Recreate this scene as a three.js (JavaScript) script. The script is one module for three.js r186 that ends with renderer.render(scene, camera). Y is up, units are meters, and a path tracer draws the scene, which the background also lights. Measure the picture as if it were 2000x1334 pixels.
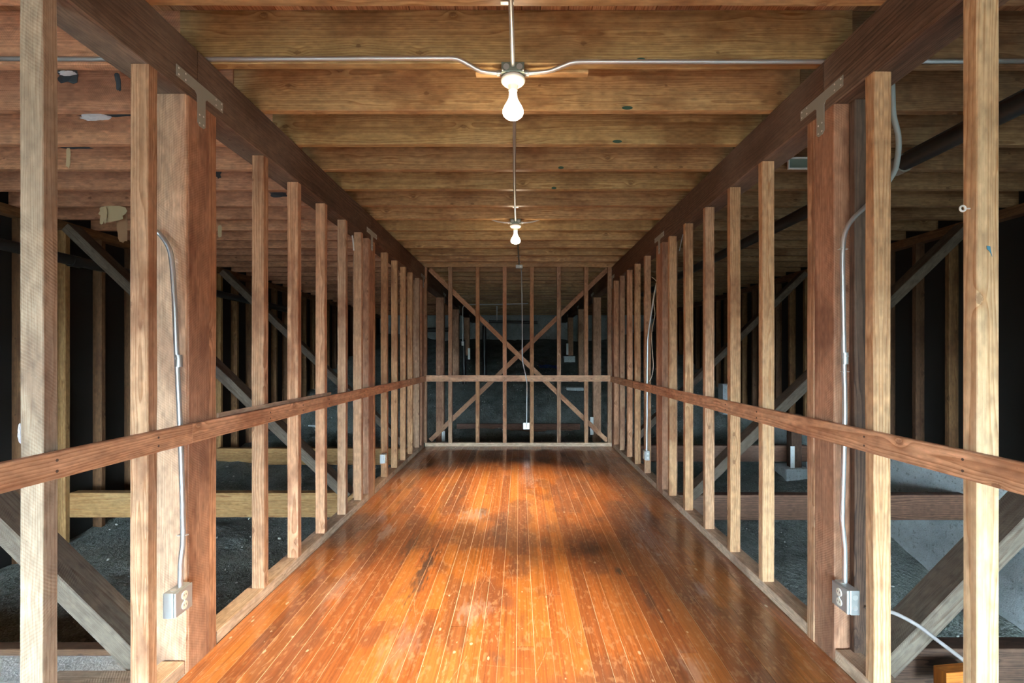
import * as THREE from 'three';
import { mergeGeometries } from 'three/addons/utils/BufferGeometryUtils.js';

// ------------------------------------------------------------------ camera, sky, exposure
const FOCAL = 923, EYE = 1.34;                       // focal length in pixels of a 2000 x 1334 frame; eye height above the floor
const scene = new THREE.Scene();
const camera = new THREE.PerspectiveCamera(2 * Math.atan(667 / FOCAL) * 180 / Math.PI, 2000 / 1334, 0.05, 100);
camera.position.set(0, EYE, 0);
camera.lookAt(0, EYE, -10);
camera.setViewOffset(2000, 1334, -14, -30, 2000, 1334);   // shifted lens: verticals stay upright
camera.updateProjectionMatrix();
scene.background = new THREE.Color().setRGB(0.66, 0.87, 1.0);   // overcast sky
scene.backgroundIntensity = 58;
const renderer = new THREE.WebGLRenderer({ antialias: true });
renderer.toneMapping = THREE.LinearToneMapping;
renderer.toneMappingExposure = 1.2;
renderer.shadowMap.enabled = true;
const BULB = { color: new THREE.Color().setRGB(1, 0.79, 0.52), spot: 54, cone: 0.57, spill: 0.22 };

// ------------------------------------------------------------------ small helpers
let seed = 20240611;
const rnd = () => { seed |= 0; seed = seed + 0x6D2B79F5 | 0; let t = Math.imul(seed ^ seed >>> 15, 1 | seed); t = t + Math.imul(t ^ t >>> 7, 61 | t) ^ t; return ((t ^ t >>> 14) >>> 0) / 4294967296; };
const rr = (a, b) => a + (b - a) * rnd();
const pick = (a) => a[Math.floor(rnd() * a.length)];
const V = (x, y, z) => new THREE.Vector3(x, y, -z);   // x right, y up from the floor, z = distance ahead of the camera
const taken = {};
function numbered(n) { taken[n] = (taken[n] ?? -1) + 1; return taken[n] ? n + '_' + String(taken[n]).padStart(3, '0') : n; }
function hash(x, y) { let h = Math.imul(x | 0, 374761393) + Math.imul(y | 0, 668265263) | 0; h = Math.imul(h ^ h >>> 13, 1274126177); return ((h ^ h >>> 16) >>> 0) / 4294967296; }
function noise(x, y) {
  const xi = Math.floor(x), yi = Math.floor(y), fx = x - xi, fy = y - yi, u = fx * fx * (3 - 2 * fx), v = fy * fy * (3 - 2 * fy);
  const a = hash(xi, yi), b = hash(xi + 1, yi), c = hash(xi, yi + 1), d = hash(xi + 1, yi + 1);
  return a + (b - a) * u + (c - a) * v + (a - b - c + d) * u * v;
}
const fbm = (x, y, o = 4) => { let s = 0, a = 0.5, n = 0; for (let i = 0; i < o; i++) { s += a * noise(x, y); n += a; x = x * 2.03 + 17.1; y = y * 2.03 + 9.7; a *= 0.5; } return s / n; };
const sstep = (a, b, x) => { const t = Math.min(1, Math.max(0, (x - a) / (b - a))); return t * t * (3 - 2 * t); };
const mixc = (a, b, t) => [a[0] + (b[0] - a[0]) * t, a[1] + (b[1] - a[1]) * t, a[2] + (b[2] - a[2]) * t];
const toS = (c) => Math.max(0, Math.min(255, Math.round(255 * (c <= 0.0031308 ? 12.92 * c : 1.055 * Math.pow(c, 1 / 2.4) - 0.055))));

function texture(w, h, fill) {      // fill(i, j) -> [linear r, g, b, height 0..1]
  const col = new Uint8Array(w * h * 4), bmp = new Uint8Array(w * h * 4);
  for (let j = 0; j < h; j++) for (let i = 0; i < w; i++) {
    const c = fill(i, j), k = (j * w + i) * 4;
    col[k] = toS(c[0]); col[k + 1] = toS(c[1]); col[k + 2] = toS(c[2]); col[k + 3] = 255;
    const b = Math.max(0, Math.min(255, Math.round(c[3] * 255))); bmp[k] = bmp[k + 1] = bmp[k + 2] = b; bmp[k + 3] = 255;
  }
  return [col, bmp].map((d, n) => {
    const t = new THREE.DataTexture(d, w, h); t.magFilter = THREE.LinearFilter; t.minFilter = THREE.LinearMipmapLinearFilter; t.generateMipmaps = true;
    t.wrapS = t.wrapT = THREE.MirroredRepeatWrapping; if (!n) t.colorSpace = THREE.SRGBColorSpace; t.needsUpdate = true; return t;
  });
}

// ------------------------------------------------------------------ timber textures, 2 m long by 0.5 m across (about 1 mm a pixel)
const WU = 2.0, WV = 0.5;
function woodTexture(o) {
  const W = 2048, Hh = 512, knots = [];
  let s = o.seed; const r = () => (s = (s * 16807) % 2147483647) / 2147483647;
  for (let k = 0; k < o.knots; k++) knots.push([r() * WU, r() * WV, 0.006 + 0.012 * r()]);
  return texture(W, Hh, (i, j) => {
    const x = i / W * WU, y = j / Hh * WV;
    let warp = (fbm(x * 1.3 + o.seed, y * 5, 3) - 0.5) * 0.05 + (fbm(x * 6, y * 18 + o.seed, 3) - 0.5) * 0.010;
    let kn = 0, kd = 0;
    for (const [kx, ky, kr] of knots) { const dx = (x - kx) * 0.62, dy = y - ky, d = Math.hypot(dx, dy) / kr; if (d < 6) { kn += Math.exp(-d * d * 0.3) * kr * 1.1; kd = Math.max(kd, 1 - sstep(0.5, 1.05, d + (noise(x * 300, y * 300) - 0.5) * 0.5)); } }
    const yy = ((y * 4.0) % 1 - 0.5) / 4.0 + warp, dep = 0.018 + 0.03 * fbm(x * 0.7 + o.seed * 3, Math.floor(y * 4) * 7.3, 2);
    const rad = Math.sqrt(yy * yy + dep * dep) + kn + 0.012 * x * (hash(Math.floor(y * 4), o.seed) - 0.3);
    let ring = (rad / ((o.ring ?? 0.0046) * (0.8 + 0.6 * noise(y * 30, x * 0.8 + o.seed)))) % 1; ring = Math.pow(ring, 2.2) * (1 - sstep(0.9, 1, ring));
    const streak = fbm(x * 2.5 + 5, y * 110 + o.seed, 3), fib = 0.45 * fbm(x * 9, y * 420, 2) + 0.55 * streak, fib2 = noise(x * 60, y * 900), blot = fbm(x * 3 + 40, y * 9 + o.seed, 4), big = fbm(x * 1.1 + 7, y * 2.2 + o.seed, 3);
    let c = mixc(o.light, o.dark, Math.min(1, ring * o.contrast + (fib - 0.5) * 1.3 + (fib2 - 0.5) * 0.18));
    c = mixc(c, o.stain, sstep(0.52, 0.75, blot) * o.stainAmt);
    c = mixc(c, o.dust, sstep(0.5, 0.8, big) * o.dustAmt + (noise(x * 170, y * 170) > 0.93 ? o.dustAmt * 0.4 : 0));
    let hgt = 0.55 - ring * 0.22 + (fib - 0.5) * 0.35;
    if (o.saw) { const sw = Math.sin((x * 0.92 + y * o.sawTilt + 0.006 * fbm(x * 4, y * 30, 2)) * 2 * Math.PI / o.saw), g = sstep(0.35, 0.65, fbm(x * 5, y * 14 + 3, 3)); c = mixc(c, sw > 0 ? o.light : o.dark, 0.32 * g * Math.abs(sw)); hgt += 0.22 * sw * g; }
    if (kd > 0) { c = mixc(c, [o.dark[0] * 0.38, o.dark[1] * 0.3, o.dark[2] * 0.28], kd * 0.6); hgt -= kd * 0.15; }
    const speck = noise(x * 260 + 5, y * 520); if (speck > 0.955) c = mixc(c, [0.05, 0.03, 0.02], 0.4 * o.dirt);
    const mott = fbm(x * 26 + 11, y * 60 + o.seed, 3), v = 0.50 + 0.36 * big + 0.64 * mott; return [c[0] * v, c[1] * v, c[2] * v, hgt];
  });
}
const tFir = woodTexture({ seed: 11, knots: 7, light: [0.60, 0.40, 0.25], dark: [0.36, 0.19, 0.09], contrast: 1.15, stain: [0.28, 0.13, 0.065], stainAmt: 0.6, dust: [0.60, 0.52, 0.45], dustAmt: 0.3, dirt: 1, ring: 0.0105 });
const tRough = woodTexture({ seed: 23, knots: 5, light: [0.58, 0.38, 0.25], dark: [0.37, 0.20, 0.11], contrast: 0.8, stain: [0.24, 0.12, 0.07], stainAmt: 0.6, dust: [0.60, 0.52, 0.46], dustAmt: 0.35, dirt: 1, saw: 0.0105, sawTilt: 0.6, ring: 0.0075 });
const tDark = woodTexture({ seed: 37, knots: 2, light: [0.30, 0.185, 0.12], dark: [0.11, 0.055, 0.030], contrast: 1.2, stain: [0.10, 0.05, 0.03], stainAmt: 0.5, dust: [0.46, 0.40, 0.34], dustAmt: 0.42, dirt: 0.5, ring: 0.0110 });
const tBright = woodTexture({ seed: 53, knots: 3, light: [0.78, 0.60, 0.38], dark: [0.50, 0.28, 0.12], contrast: 1.0, stain: [0.55, 0.34, 0.18], stainAmt: 0.25, dust: [0.8, 0.74, 0.62], dustAmt: 0.25, dirt: 0.5, ring: 0.0115 });
function timber(t, tints, rough = 0.78, bump = 0.0012, extra = {}) {
  return tints.map((c) => new THREE.MeshPhysicalMaterial({ map: t[0], bumpMap: t[1], bumpScale: bump, roughness: rough, color: new THREE.Color().setRGB(...c), ...extra }));
}
const M = {
  stud: timber(tFir, [[0.80, 0.69, 0.63], [0.66, 0.57, 0.54], [0.84, 0.66, 0.58], [0.66, 0.62, 0.62], [0.80, 0.68, 0.55]]),
  studGrey: timber(tRough, [[0.66, 0.74, 0.78]]),
  studGold: timber(tBright, [[0.76, 0.66, 0.58], [0.72, 0.57, 0.48]]),
  post: timber(tRough, [[0.84, 0.72, 0.66], [0.74, 0.59, 0.53]]),
  postPale: timber(tRough, [[1.12, 1.08, 1.06]]),
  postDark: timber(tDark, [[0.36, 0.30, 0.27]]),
  header: timber(tDark, [[0.48, 0.37, 0.30], [0.46, 0.42, 0.38], [0.42, 0.37, 0.33]], 0.75, 0.003),
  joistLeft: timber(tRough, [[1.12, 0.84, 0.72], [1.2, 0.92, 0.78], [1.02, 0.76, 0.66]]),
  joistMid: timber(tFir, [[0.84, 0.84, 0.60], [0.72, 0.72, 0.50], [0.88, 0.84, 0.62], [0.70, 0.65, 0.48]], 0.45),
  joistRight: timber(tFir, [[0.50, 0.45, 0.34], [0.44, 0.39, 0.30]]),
  board: timber(tFir, [[0.75, 0.55, 0.42], [0.62, 0.45, 0.35], [0.85, 0.62, 0.45], [0.7, 0.5, 0.36]]),
  rail: timber(tFir, [[1.12, 0.92, 0.84]], 0.55, 0.0006),
  plate: timber(tRough, [[1.05, 1.18, 1.26], [0.95, 1.06, 1.12]]),
  girderYellow: timber(tBright, [[0.48, 0.35, 0.21]]),
  girderDark: timber(tDark, [[0.55, 0.42, 0.38]]),
  brace: timber(tRough, [[0.30, 0.36, 0.41], [0.24, 0.28, 0.31]]),
  outer: timber(tFir, [[0.30, 0.22, 0.15], [0.38, 0.29, 0.18], [0.24, 0.18, 0.14]]),
  orange: timber(tBright, [[0.78, 0.33, 0.06]]),
};
const plain = (r, g, b, rough = 0.7, metal = 0, extra = {}) => new THREE.MeshPhysicalMaterial({ color: new THREE.Color().setRGB(r, g, b), roughness: rough, metalness: metal, ...extra });
const mineral = (o) => { const t = texture(512, 512, (i, j) => { const x = i / 512, y = j / 512; const a = fbm(x * 6, y * 6 + o.s, 5), b = noise(x * 190, y * 190), c = fbm(x * 40, y * 40, 3); let v = 1 + (a - 0.5) * o.amp + (b - 0.5) * o.fine; let col = [o.c[0] * v, o.c[1] * v, o.c[2] * v]; if (c > 0.66) col = mixc(col, o.spot, 0.5 * sstep(0.66, 0.78, c)); return [...col, 0.5 + (c - 0.5) * 0.7 + (b - 0.5) * 0.3]; });
  return new THREE.MeshStandardMaterial({ map: t[0], bumpMap: t[1], bumpScale: o.bump, roughness: 0.95 }); };
const mConcrete = mineral({ c: [0.50, 0.54, 0.55], amp: 0.7, fine: 0.25, s: 3, spot: [0.15, 0.15, 0.14], bump: 0.004 });
const mConcreteWhite = mineral({ c: [0.74, 0.74, 0.71], amp: 0.35, fine: 0.2, s: 31, spot: [0.35, 0.34, 0.3], bump: 0.006 });
const mSoil = mineral({ c: [0.155, 0.175, 0.16], amp: 1.1, fine: 0.8, s: 63, spot: [0.09, 0.10, 0.075], bump: 0.03 });
const mUnseenGround = mineral({ c: [0.03, 0.034, 0.02], amp: 0.8, fine: 0.6, s: 91, spot: [0.02, 0.03, 0.012], bump: 0.02 });
const mPaper = plain(0.018, 0.017, 0.016, 0.9);
const mSteel = plain(0.62, 0.64, 0.65, 0.38, 0.75);
const mStrap = plain(0.36, 0.38, 0.34, 0.5, 0.35);
const mNail = plain(0.75, 0.76, 0.74, 0.35, 0.7);
const mBoxSteel = plain(0.50, 0.53, 0.52, 0.42, 0.6);
const mBoxGreen = plain(0.20, 0.24, 0.20, 0.5, 0.4);
const mPorcelain = plain(0.82, 0.80, 0.75, 0.3);
const mCream = plain(0.75, 0.70, 0.58, 0.45);
const mBlackPipe = plain(0.02, 0.021, 0.022, 0.4);
const mGreyFlex = plain(0.34, 0.38, 0.38, 0.6, 0.2);
const mWhiteMetal = plain(0.8, 0.82, 0.82, 0.5, 0.1);

// ------------------------------------------------------------------ shapes
// A sawn timber: chamfered section swept along its length, slightly wavy, grain along the length, uv in metres.
function timberGeo(L, a, b, axis, { wav = 0.0012, ch = 0.0025, seg = 0, bow = 0 } = {}) {
  const n = seg || Math.max(1, Math.min(14, Math.round(L / 0.25))), ha = a / 2, hb = b / 2, c = Math.min(ch, a * 0.2, b * 0.2);
  const ring = [[-ha + c, -hb], [ha - c, -hb], [ha, -hb + c], [ha, hb - c], [ha - c, hb], [-ha + c, hb], [-ha, hb - c], [-ha, -hb + c]];
  const pos = [], nor = [], uv = [], idx = [], uo = rr(0, 40), vo = rr(0, 9), q = Math.floor(rr(0, 1000));
  const put = (l, p, nn, u, v) => { pos.push(l, p[0], p[1]); nor.push(...nn); uv.push(u, v); return pos.length / 3 - 1; };
  const jig = (k, i) => wav * 2 * (noise(i * 0.8 + q, k * 5.3 + q * 0.37) - 0.5);
  const at = (k, i) => { const s = i ? bow * Math.sin(Math.PI * i / n) : 0; return [ring[k][0] + jig(k >> 1, i) * Math.sign(ring[k][0]) + s, ring[k][1] + jig((k >> 1) + 4, i) * Math.sign(ring[k][1])]; };
  let per = 0;
  for (let k = 0; k < 8; k++) {
    const p = ring[k], r2 = ring[(k + 1) % 8], len = Math.hypot(r2[0] - p[0], r2[1] - p[1]), nn = [0, (r2[1] - p[1]) / len, -(r2[0] - p[0]) / len];
    for (let i = 0; i <= n; i++) {
      const l = -L / 2 + L * i / n, u = (l + uo) / WU;
      const v0 = put(l, at(k, i), nn, u, (per + vo) / WV), v1 = put(l, at((k + 1) % 8, i), nn, u, (per + len + vo) / WV);
      if (i) idx.push(v0 - 2, v1 - 2, v1, v0 - 2, v1, v0);
    }
    per += len;
  }
  for (const e of [0, n]) {
    const l = e ? L / 2 : -L / 2, first = pos.length / 3;
    for (let k = 0; k < 8; k++) { const p = at(k, e); put(l, p, [e ? 1 : -1, 0, 0], (p[0] * 0.3 + uo) / WU, (p[1] + vo) / WV); }
    for (let k = 1; k < 7; k++) e ? idx.push(first, first + k, first + k + 1) : idx.push(first, first + k + 1, first + k);
  }
  const perm = (arr) => { for (let i = 0; i < arr.length; i += 3) { const [l, p, r] = [arr[i], arr[i + 1], arr[i + 2]]; if (axis === 'y') { arr[i] = r; arr[i + 1] = l; arr[i + 2] = p; } else if (axis === 'z') { arr[i] = p; arr[i + 1] = r; arr[i + 2] = l; } } return arr; };
  const g = new THREE.BufferGeometry();
  g.setAttribute('position', new THREE.Float32BufferAttribute(perm(pos), 3)); g.setAttribute('normal', new THREE.Float32BufferAttribute(perm(nor), 3));
  g.setAttribute('uv', new THREE.Float32BufferAttribute(uv, 2)); g.setIndex(idx); return g;
}
function addMesh(parent, name, geo, mat, p) {
  const m = new THREE.Mesh(geo, mat); m.name = parent === scene ? numbered(name) : name; if (p) m.position.copy(p); m.castShadow = m.receiveShadow = true; parent.add(m); return m;
}
// timber between bounds: x0..x1, y0..y1, z0..z1 (z = distance ahead)
function sawn(parent, name, x0, x1, y0, y1, z0, z1, mat, opt = {}) {
  const d = [x1 - x0, y1 - y0, z1 - z0], axis = opt.axis ?? (d[1] >= d[0] && d[1] >= d[2] ? 'y' : d[0] >= d[2] ? 'x' : 'z');
  const [L, a, b] = axis === 'x' ? [d[0], d[1], d[2]] : axis === 'y' ? [d[1], d[2], d[0]] : [d[2], d[0], d[1]];
  return addMesh(parent, name, timberGeo(L, a, b, axis, opt), Array.isArray(mat) ? pick(mat) : mat, V((x0 + x1) / 2, (y0 + y1) / 2, (z0 + z1) / 2));
}
// bevelled box with metre uv for metal and masonry
function bevelBox(x, y, z, r = 0.003) {
  const s = new THREE.Shape(), a = x / 2 - r, b = y / 2 - r; s.moveTo(-a, -b); s.lineTo(a, -b); s.lineTo(a, b); s.lineTo(-a, b); s.closePath();
  const g = new THREE.ExtrudeGeometry(s, { depth: z - 2 * r, bevelEnabled: true, bevelSize: r, bevelThickness: r, bevelSegments: 2 }); g.translate(0, 0, -z / 2 + r); return g;
}
function block(parent, name, x0, x1, y0, y1, z0, z1, mat, r = 0.003) { return addMesh(parent, name, bevelBox(x1 - x0, y1 - y0, z1 - z0, r), mat, V((x0 + x1) / 2, (y0 + y1) / 2, (z0 + z1) / 2)); }
function group(name, ud, p, parent = scene) { const g = new THREE.Group(); g.name = parent === scene ? numbered(name) : name; if (p) g.position.copy(p); Object.assign(g.userData, ud); parent.add(g); return g; }
const STRUCT = { kind: 'structure' };
const tag = (o, label, category, grp) => { o.userData.label = label; o.userData.category = category; if (grp) o.userData.group = grp; return o; };
function tube(pts, r, seg = 48, rad = 10, tension = 0.5) { return new THREE.TubeGeometry(new THREE.CatmullRomCurve3(pts, false, 'catmullrom', tension), seg, r, rad, false); }

// ------------------------------------------------------------------ measures of the place
const XL = -1.41, XR = 1.385, ZEND = 7.07, YJ = 2.687, YH = 2.455, ZFRONT = -4.0, ZREAR = 15.6;
const SW = 0.068, ST = 0.046, OUTL = -4.5, OUTR = 4.4;

// ------------------------------------------------------------------ floor of strip boards
const floor = group('floor', STRUCT);
const FU = [1.75, 7.15], pitch = 0.083, boards = [];
{
  const nB = Math.round((XR - XL) / pitch), w = (XR - XL) / nB;
  for (let b = 0; b < nB; b++) {
    let z = ZFRONT - rr(0, 1.2);
    while (z < ZEND) { const L = rr(1.0, 3.4), z1 = Math.min(ZEND, z + L); boards.push({ b, x0: XL + b * w, x1: XL + (b + 1) * w, z0: Math.max(ZFRONT, z), z1: ZEND - z1 < 0.3 ? ZEND : z1, tone: rnd(), k: boards.length }); z = ZEND - z1 < 0.3 ? ZEND : z1; }
  }
}
const floorTex = (() => {
  const W = 2048, Hh = 1400, col = (Z, X) => Math.floor((X - XL) / ((XR - XL) / 34));
  const byCol = []; for (const o of boards) (byCol[o.b] ??= []).push(o);
  const flecks = []; for (let i = 0; i < 210; i++) flecks.push([rr(1.75, 7.1), rr(XL, XR), 0.0015 + 0.006 * Math.pow(rnd(), 3)]);
  const scr = []; for (let i = 0; i < 260; i++) { const z = rr(1.75, 7.1), x = rr(XL, XR), a = rnd() < 0.75 ? rr(-0.25, 0.25) : rr(-1.6, 1.6), l = rr(0.03, 0.30); scr.push([z, x, z + Math.cos(a) * l, x + Math.sin(a) * l, rr(0.3, 0.9)]); }
  const mark = new Float32Array(W * Hh);
  const plot = (z, x, v) => { const i = Math.round((z - FU[0]) / (FU[1] - FU[0]) * W), j = Math.round((x - XL) / (XR - XL) * Hh); if (i >= 0 && j >= 0 && i < W && j < Hh) mark[j * W + i] = Math.max(mark[j * W + i], v); };
  for (const [z, x, r] of flecks) { const st = 1 + 2 * rnd(); for (let a = -r * st; a <= r * st; a += 0.0012) for (let b = -r; b <= r; b += 0.0012) if ((a / st) ** 2 + b * b < r * r * (0.6 + 0.6 * noise(a * 900, b * 900 + z * 50))) plot(z + a, x + b, 0.8); }
  for (const [z0, x0, z1, x1, v] of scr) { const n = 240; for (let k = 0; k <= n; k++) { const t = k / n, bend = 0.01 * Math.sin(t * 3 + z0 * 9); plot(z0 + (z1 - z0) * t, x0 + (x1 - x0) * t + bend, v * (noise(t * 30, z0 * 40) > 0.35 ? 0.6 : 0.1)); } }
  // grimy dark stains and pale scuffs at the places the photograph shows: [z, x, radius along, radius across, strength]
  const dark = [[3.0, -0.60, 0.42, 0.045, 1], [3.35, -0.78, 0.25, 0.05, 0.8], [3.3, 0.45, 0.14, 0.16, 0.5], [3.2, 0.05, 0.3, 0.2, 0.3], [2.95, 0.62, 0.06, 0.03, 1], [2.6, 0.72, 0.22, 0.035, 0.7], [4.6, -0.55, 0.3, 0.04, 0.6], [4.1, -0.32, 0.12, 0.05, 0.8], [5.9, 0.85, 0.12, 0.07, 0.8], [2.1, -0.1, 0.05, 0.04, 0.5], [3.6, -0.15, 0.3, 0.1, 0.4]];
  const pale = [[3.6, -1.02, 0.22, 0.06, 1], [4.0, -0.40, 0.18, 0.11, 0.8], [2.75, -1.05, 0.25, 0.06, 0.5], [3.35, 0.85, 0.06, 0.035, 1], [3.2, 0.95, 0.03, 0.025, 1], [2.7, 1.05, 0.09, 0.04, 1], [3.6, 0.95, 0.5, 0.12, 0.5], [3.9, -1.2, 0.25, 0.04, 0.6], [5.2, 0.1, 0.4, 0.1, 0.4], [2.5, -0.25, 0.12, 0.09, 0.6], [2.2, -0.55, 0.2, 0.1, 0.4], [2.05, 0.75, 0.15, 0.05, 0.7]];
  const patch = (L, z, x) => { let m = 0; for (const [pz, px, rz, rx, s] of L) { const d = Math.hypot((z - pz) / rz, (x - px) / rx); if (d < 1.5) m = Math.max(m, s * (1 - sstep(0.2, 1.2, d + (fbm(z * 14, x * 90, 4) - 0.5) * 2.2))); } return m; };
  const t = texture(W, Hh, (i, j) => {
    const Z = FU[0] + (FU[1] - FU[0]) * i / W, X = XL + (XR - XL) * j / Hh, b = Math.max(0, Math.min(33, col(Z, X)));
    const o = (byCol[b] ?? []).find((q) => Z >= q.z0 && Z < q.z1) ?? boards[0], q = o.k * 3.7;
    const wz = (fbm(Z * 1.2 + q, X * 8, 3) - 0.5) * 0.06, rad = Math.hypot((X + q * 0.13) % 0.3 - 0.15 + wz, 0.02 + 0.02 * noise(Z * 0.6, q));
    let ring = (rad / 0.006) % 1; ring = Math.pow(ring, 2);
    const fib = fbm(Z * 7, X * 380 + q, 2), wear = fbm(Z * 2.6 + 3, X * 6, 4), fine = fbm(Z * 30, X * 70, 3);
    let c = mixc([0.44, 0.138, 0.030], [0.20, 0.052, 0.016], ring * 0.42 + (fib - 0.5) * 0.7 + 0.1);
    c = mixc(c, [0.54, 0.22, 0.040], sstep(0.55, 0.95, o.tone) * 0.35);
    c = mixc(c, [0.15, 0.046, 0.018], sstep(0.40, 0.0, o.tone) * 0.42);
    c = mixc(c, [0.15, 0.058, 0.032], sstep(0.46, 0.66, wear) * 0.6);
    c = mixc(c, [0.60, 0.34, 0.18], sstep(0.56, 0.78, fine) * 0.34);
    const str = 0.62 + 0.76 * fbm(Z * 1.4 + q, X * 150, 3); c = [c[0] * str, c[1] * str, c[2] * str];
    c = mixc(c, [0.050, 0.042, 0.042], patch(dark, Z, X) * 0.8);
    c = mixc(c, [0.62, 0.52, 0.47], patch(pale, Z, X) * 0.36);
    c = mixc(c, [0.80, 0.66, 0.50], mark[j * W + i] * 0.75);
    return [...c, 0.5 + (fib - 0.5) * 0.3 - mark[j * W + i] * 0.15 + (wear - 0.5) * 0.2];
  });
  const rough = new Uint8Array(W / 2 * Hh / 2 * 4);
  for (let j = 0; j < Hh / 2; j++) for (let i = 0; i < W / 2; i++) { const Z = 5.4 * i / (W / 2), X = 2.8 * j / (Hh / 2), v = 0.26 + 0.30 * fbm(Z * 5, X * 14, 4) + 0.10 * noise(Z * 90, X * 90), k = (j * W / 2 + i) * 4; rough[k] = rough[k + 1] = rough[k + 2] = v * 255; rough[k + 3] = 255; }
  const rt = new THREE.DataTexture(rough, W / 2, Hh / 2); rt.magFilter = THREE.LinearFilter; rt.wrapS = rt.wrapT = THREE.MirroredRepeatWrapping; rt.needsUpdate = true;
  return [...t, rt];
})();
const mFloor = new THREE.MeshPhysicalMaterial({ map: floorTex[0], bumpMap: floorTex[1], bumpScale: 0.0008, roughnessMap: floorTex[2], roughness: 1, clearcoat: 0.85, clearcoatRoughness: 0.16 });
for (const o of boards) {
  const gap = rnd() < 0.6 ? rr(0.0003, 0.0009) : rr(0.0010, 0.0022), x0 = o.x0 + gap * 0.5, x1 = o.x1 - gap * 0.5, z0 = o.z0 + 0.0006, z1 = o.z1 - 0.0006;
  const g = timberGeo(z1 - z0, x1 - x0, 0.02, 'z', { wav: 0, ch: 0.0008, seg: 1 }), p = g.attributes.position, uv = g.attributes.uv, cx = (x0 + x1) / 2, cz = (z0 + z1) / 2;
  for (let i = 0; i < p.count; i++) uv.setXY(i, (cz - p.getZ(i) - FU[0]) / (FU[1] - FU[0]), (cx + p.getX(i) - XL) / (XR - XL));
  addMesh(floor, 'floor_board', g, mFloor, V(cx, -0.010 + rr(-0.0005, 0.0003), cz));
}
block(floor, 'dusty_underlay', XL, XR, -0.03, -0.0012, ZFRONT, ZEND, plain(0.80, 0.62, 0.44, 0.9), 0.001);
sawn(floor, 'floor_joist', XL - 0.02, XL + 0.05, -0.27, -0.03, ZFRONT, ZEND, M.plate);
sawn(floor, 'floor_joist', XR - 0.05, XR + 0.15, -0.27, -0.012, ZFRONT, ZEND, M.girderYellow);
for (let x = -1.0; x < 1.2; x += 0.4) sawn(floor, 'floor_joist', x - 0.023, x + 0.023, -0.25, -0.03, ZFRONT, ZEND, M.outer);

// ------------------------------------------------------------------ ceiling: joists in three bays and the boards above
const ceiling = group('ceiling', STRUCT);
const zj = (n) => 2.175 + 0.407 * n;
const joistMids = {};
for (let n = -15; n <= 32; n++) {
  const z = zj(n), dz = rr(-0.006, 0.006), top = YJ + 0.25;
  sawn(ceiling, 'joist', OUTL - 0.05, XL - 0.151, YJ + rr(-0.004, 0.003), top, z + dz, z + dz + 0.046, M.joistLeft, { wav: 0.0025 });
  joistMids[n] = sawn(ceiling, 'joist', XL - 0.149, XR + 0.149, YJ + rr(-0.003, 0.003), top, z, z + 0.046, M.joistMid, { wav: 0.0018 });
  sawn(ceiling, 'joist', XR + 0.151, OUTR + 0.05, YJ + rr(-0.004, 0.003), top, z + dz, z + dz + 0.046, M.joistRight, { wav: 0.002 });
}
for (let x = OUTL - 0.1; x < OUTR + 0.1;) { const w = rr(0.085, 0.14); sawn(ceiling, 'subfloor_board', x, x + w - 0.002, YJ + 0.25, YJ + 0.275, ZFRONT - 0.1, ZREAR + 0.2, M.board, { seg: 3, wav: 0 }); x += w; }
block(ceiling, 'upper_floor', OUTL - 0.15, OUTR + 0.15, YJ + 0.276, YJ + 0.34, ZFRONT - 0.15, ZREAR + 0.3, plain(0.2, 0.12, 0.07, 0.9), 0.002);
sawn(ceiling, 'wood_cleat', -0.205, 0.325, YJ - 0.012, YJ + 0.075, zj(0) + 0.047, zj(0) + 0.085, M.joistMid[2]);
for (const [x, n, w, dy] of [[0.56, 0, 0.022, 0.012], [0.59, 1, 0.03, 0.006], [0.62, 2, 0.03, 0.008], [0.3, 3, 0.02, 0.005], [0.28, 4, 0.02, 0.005]])
  addMesh(ceiling, 'paint_mark', new THREE.CylinderGeometry(0.5, 0.5, 0.001, 14).rotateX(Math.PI / 2).scale(w * 2, 0.02, 1), plain(0.03, 0.075, 0.05, 0.8), V(x, YJ + dy + 0.006, zj(n) - 0.003));

// ------------------------------------------------------------------ long stud walls
function tStrap(parent, x, zc, side) {        // side: +1 strap faces +x, -1 faces -x
  const s = new THREE.Shape(), L = 0.152, h = 0.023, w = 0.027, d = 0.165; 
  s.moveTo(-L, -h); s.lineTo(-w - 0.012, -h); s.lineTo(-w, -h - 0.012); s.lineTo(-w, -d + 0.012); s.lineTo(-w + 0.012, -d); s.lineTo(w - 0.012, -d); s.lineTo(w, -d + 0.012); s.lineTo(w, -h - 0.012); s.lineTo(w + 0.012, -h); s.lineTo(L, -h); s.lineTo(L, h); s.lineTo(-L, h); s.closePath();
  const g = new THREE.ExtrudeGeometry(s, { depth: 0.0022, bevelEnabled: true, bevelSize: 0.0005, bevelThickness: 0.0005, bevelSegments: 1 });
  const st = addMesh(parent, 'tee_strap', g, mStrap, V(x, EYE + 1.181, zc)); st.rotation.y = side * Math.PI / 2;
  st.userData.label = 'galvanized metal tee strap nailed over the beam joint';
  const ng = new THREE.SphereGeometry(0.0042, 8, 5).scale(1, 1, 0.55);
  for (const [u, v] of [[-0.14, 0.013], [-0.14, -0.013], [-0.10, 0.013], [-0.10, -0.013], [0.14, 0.013], [0.14, -0.013], [0.10, 0.013], [0.10, -0.013], [-0.013, -0.115], [0.013, -0.112], [-0.013, -0.152], [0.013, -0.150]]) addMesh(st, 'nail', ng, mNail, new THREE.Vector3(u, v, 0.003));
  return st;
}
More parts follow.
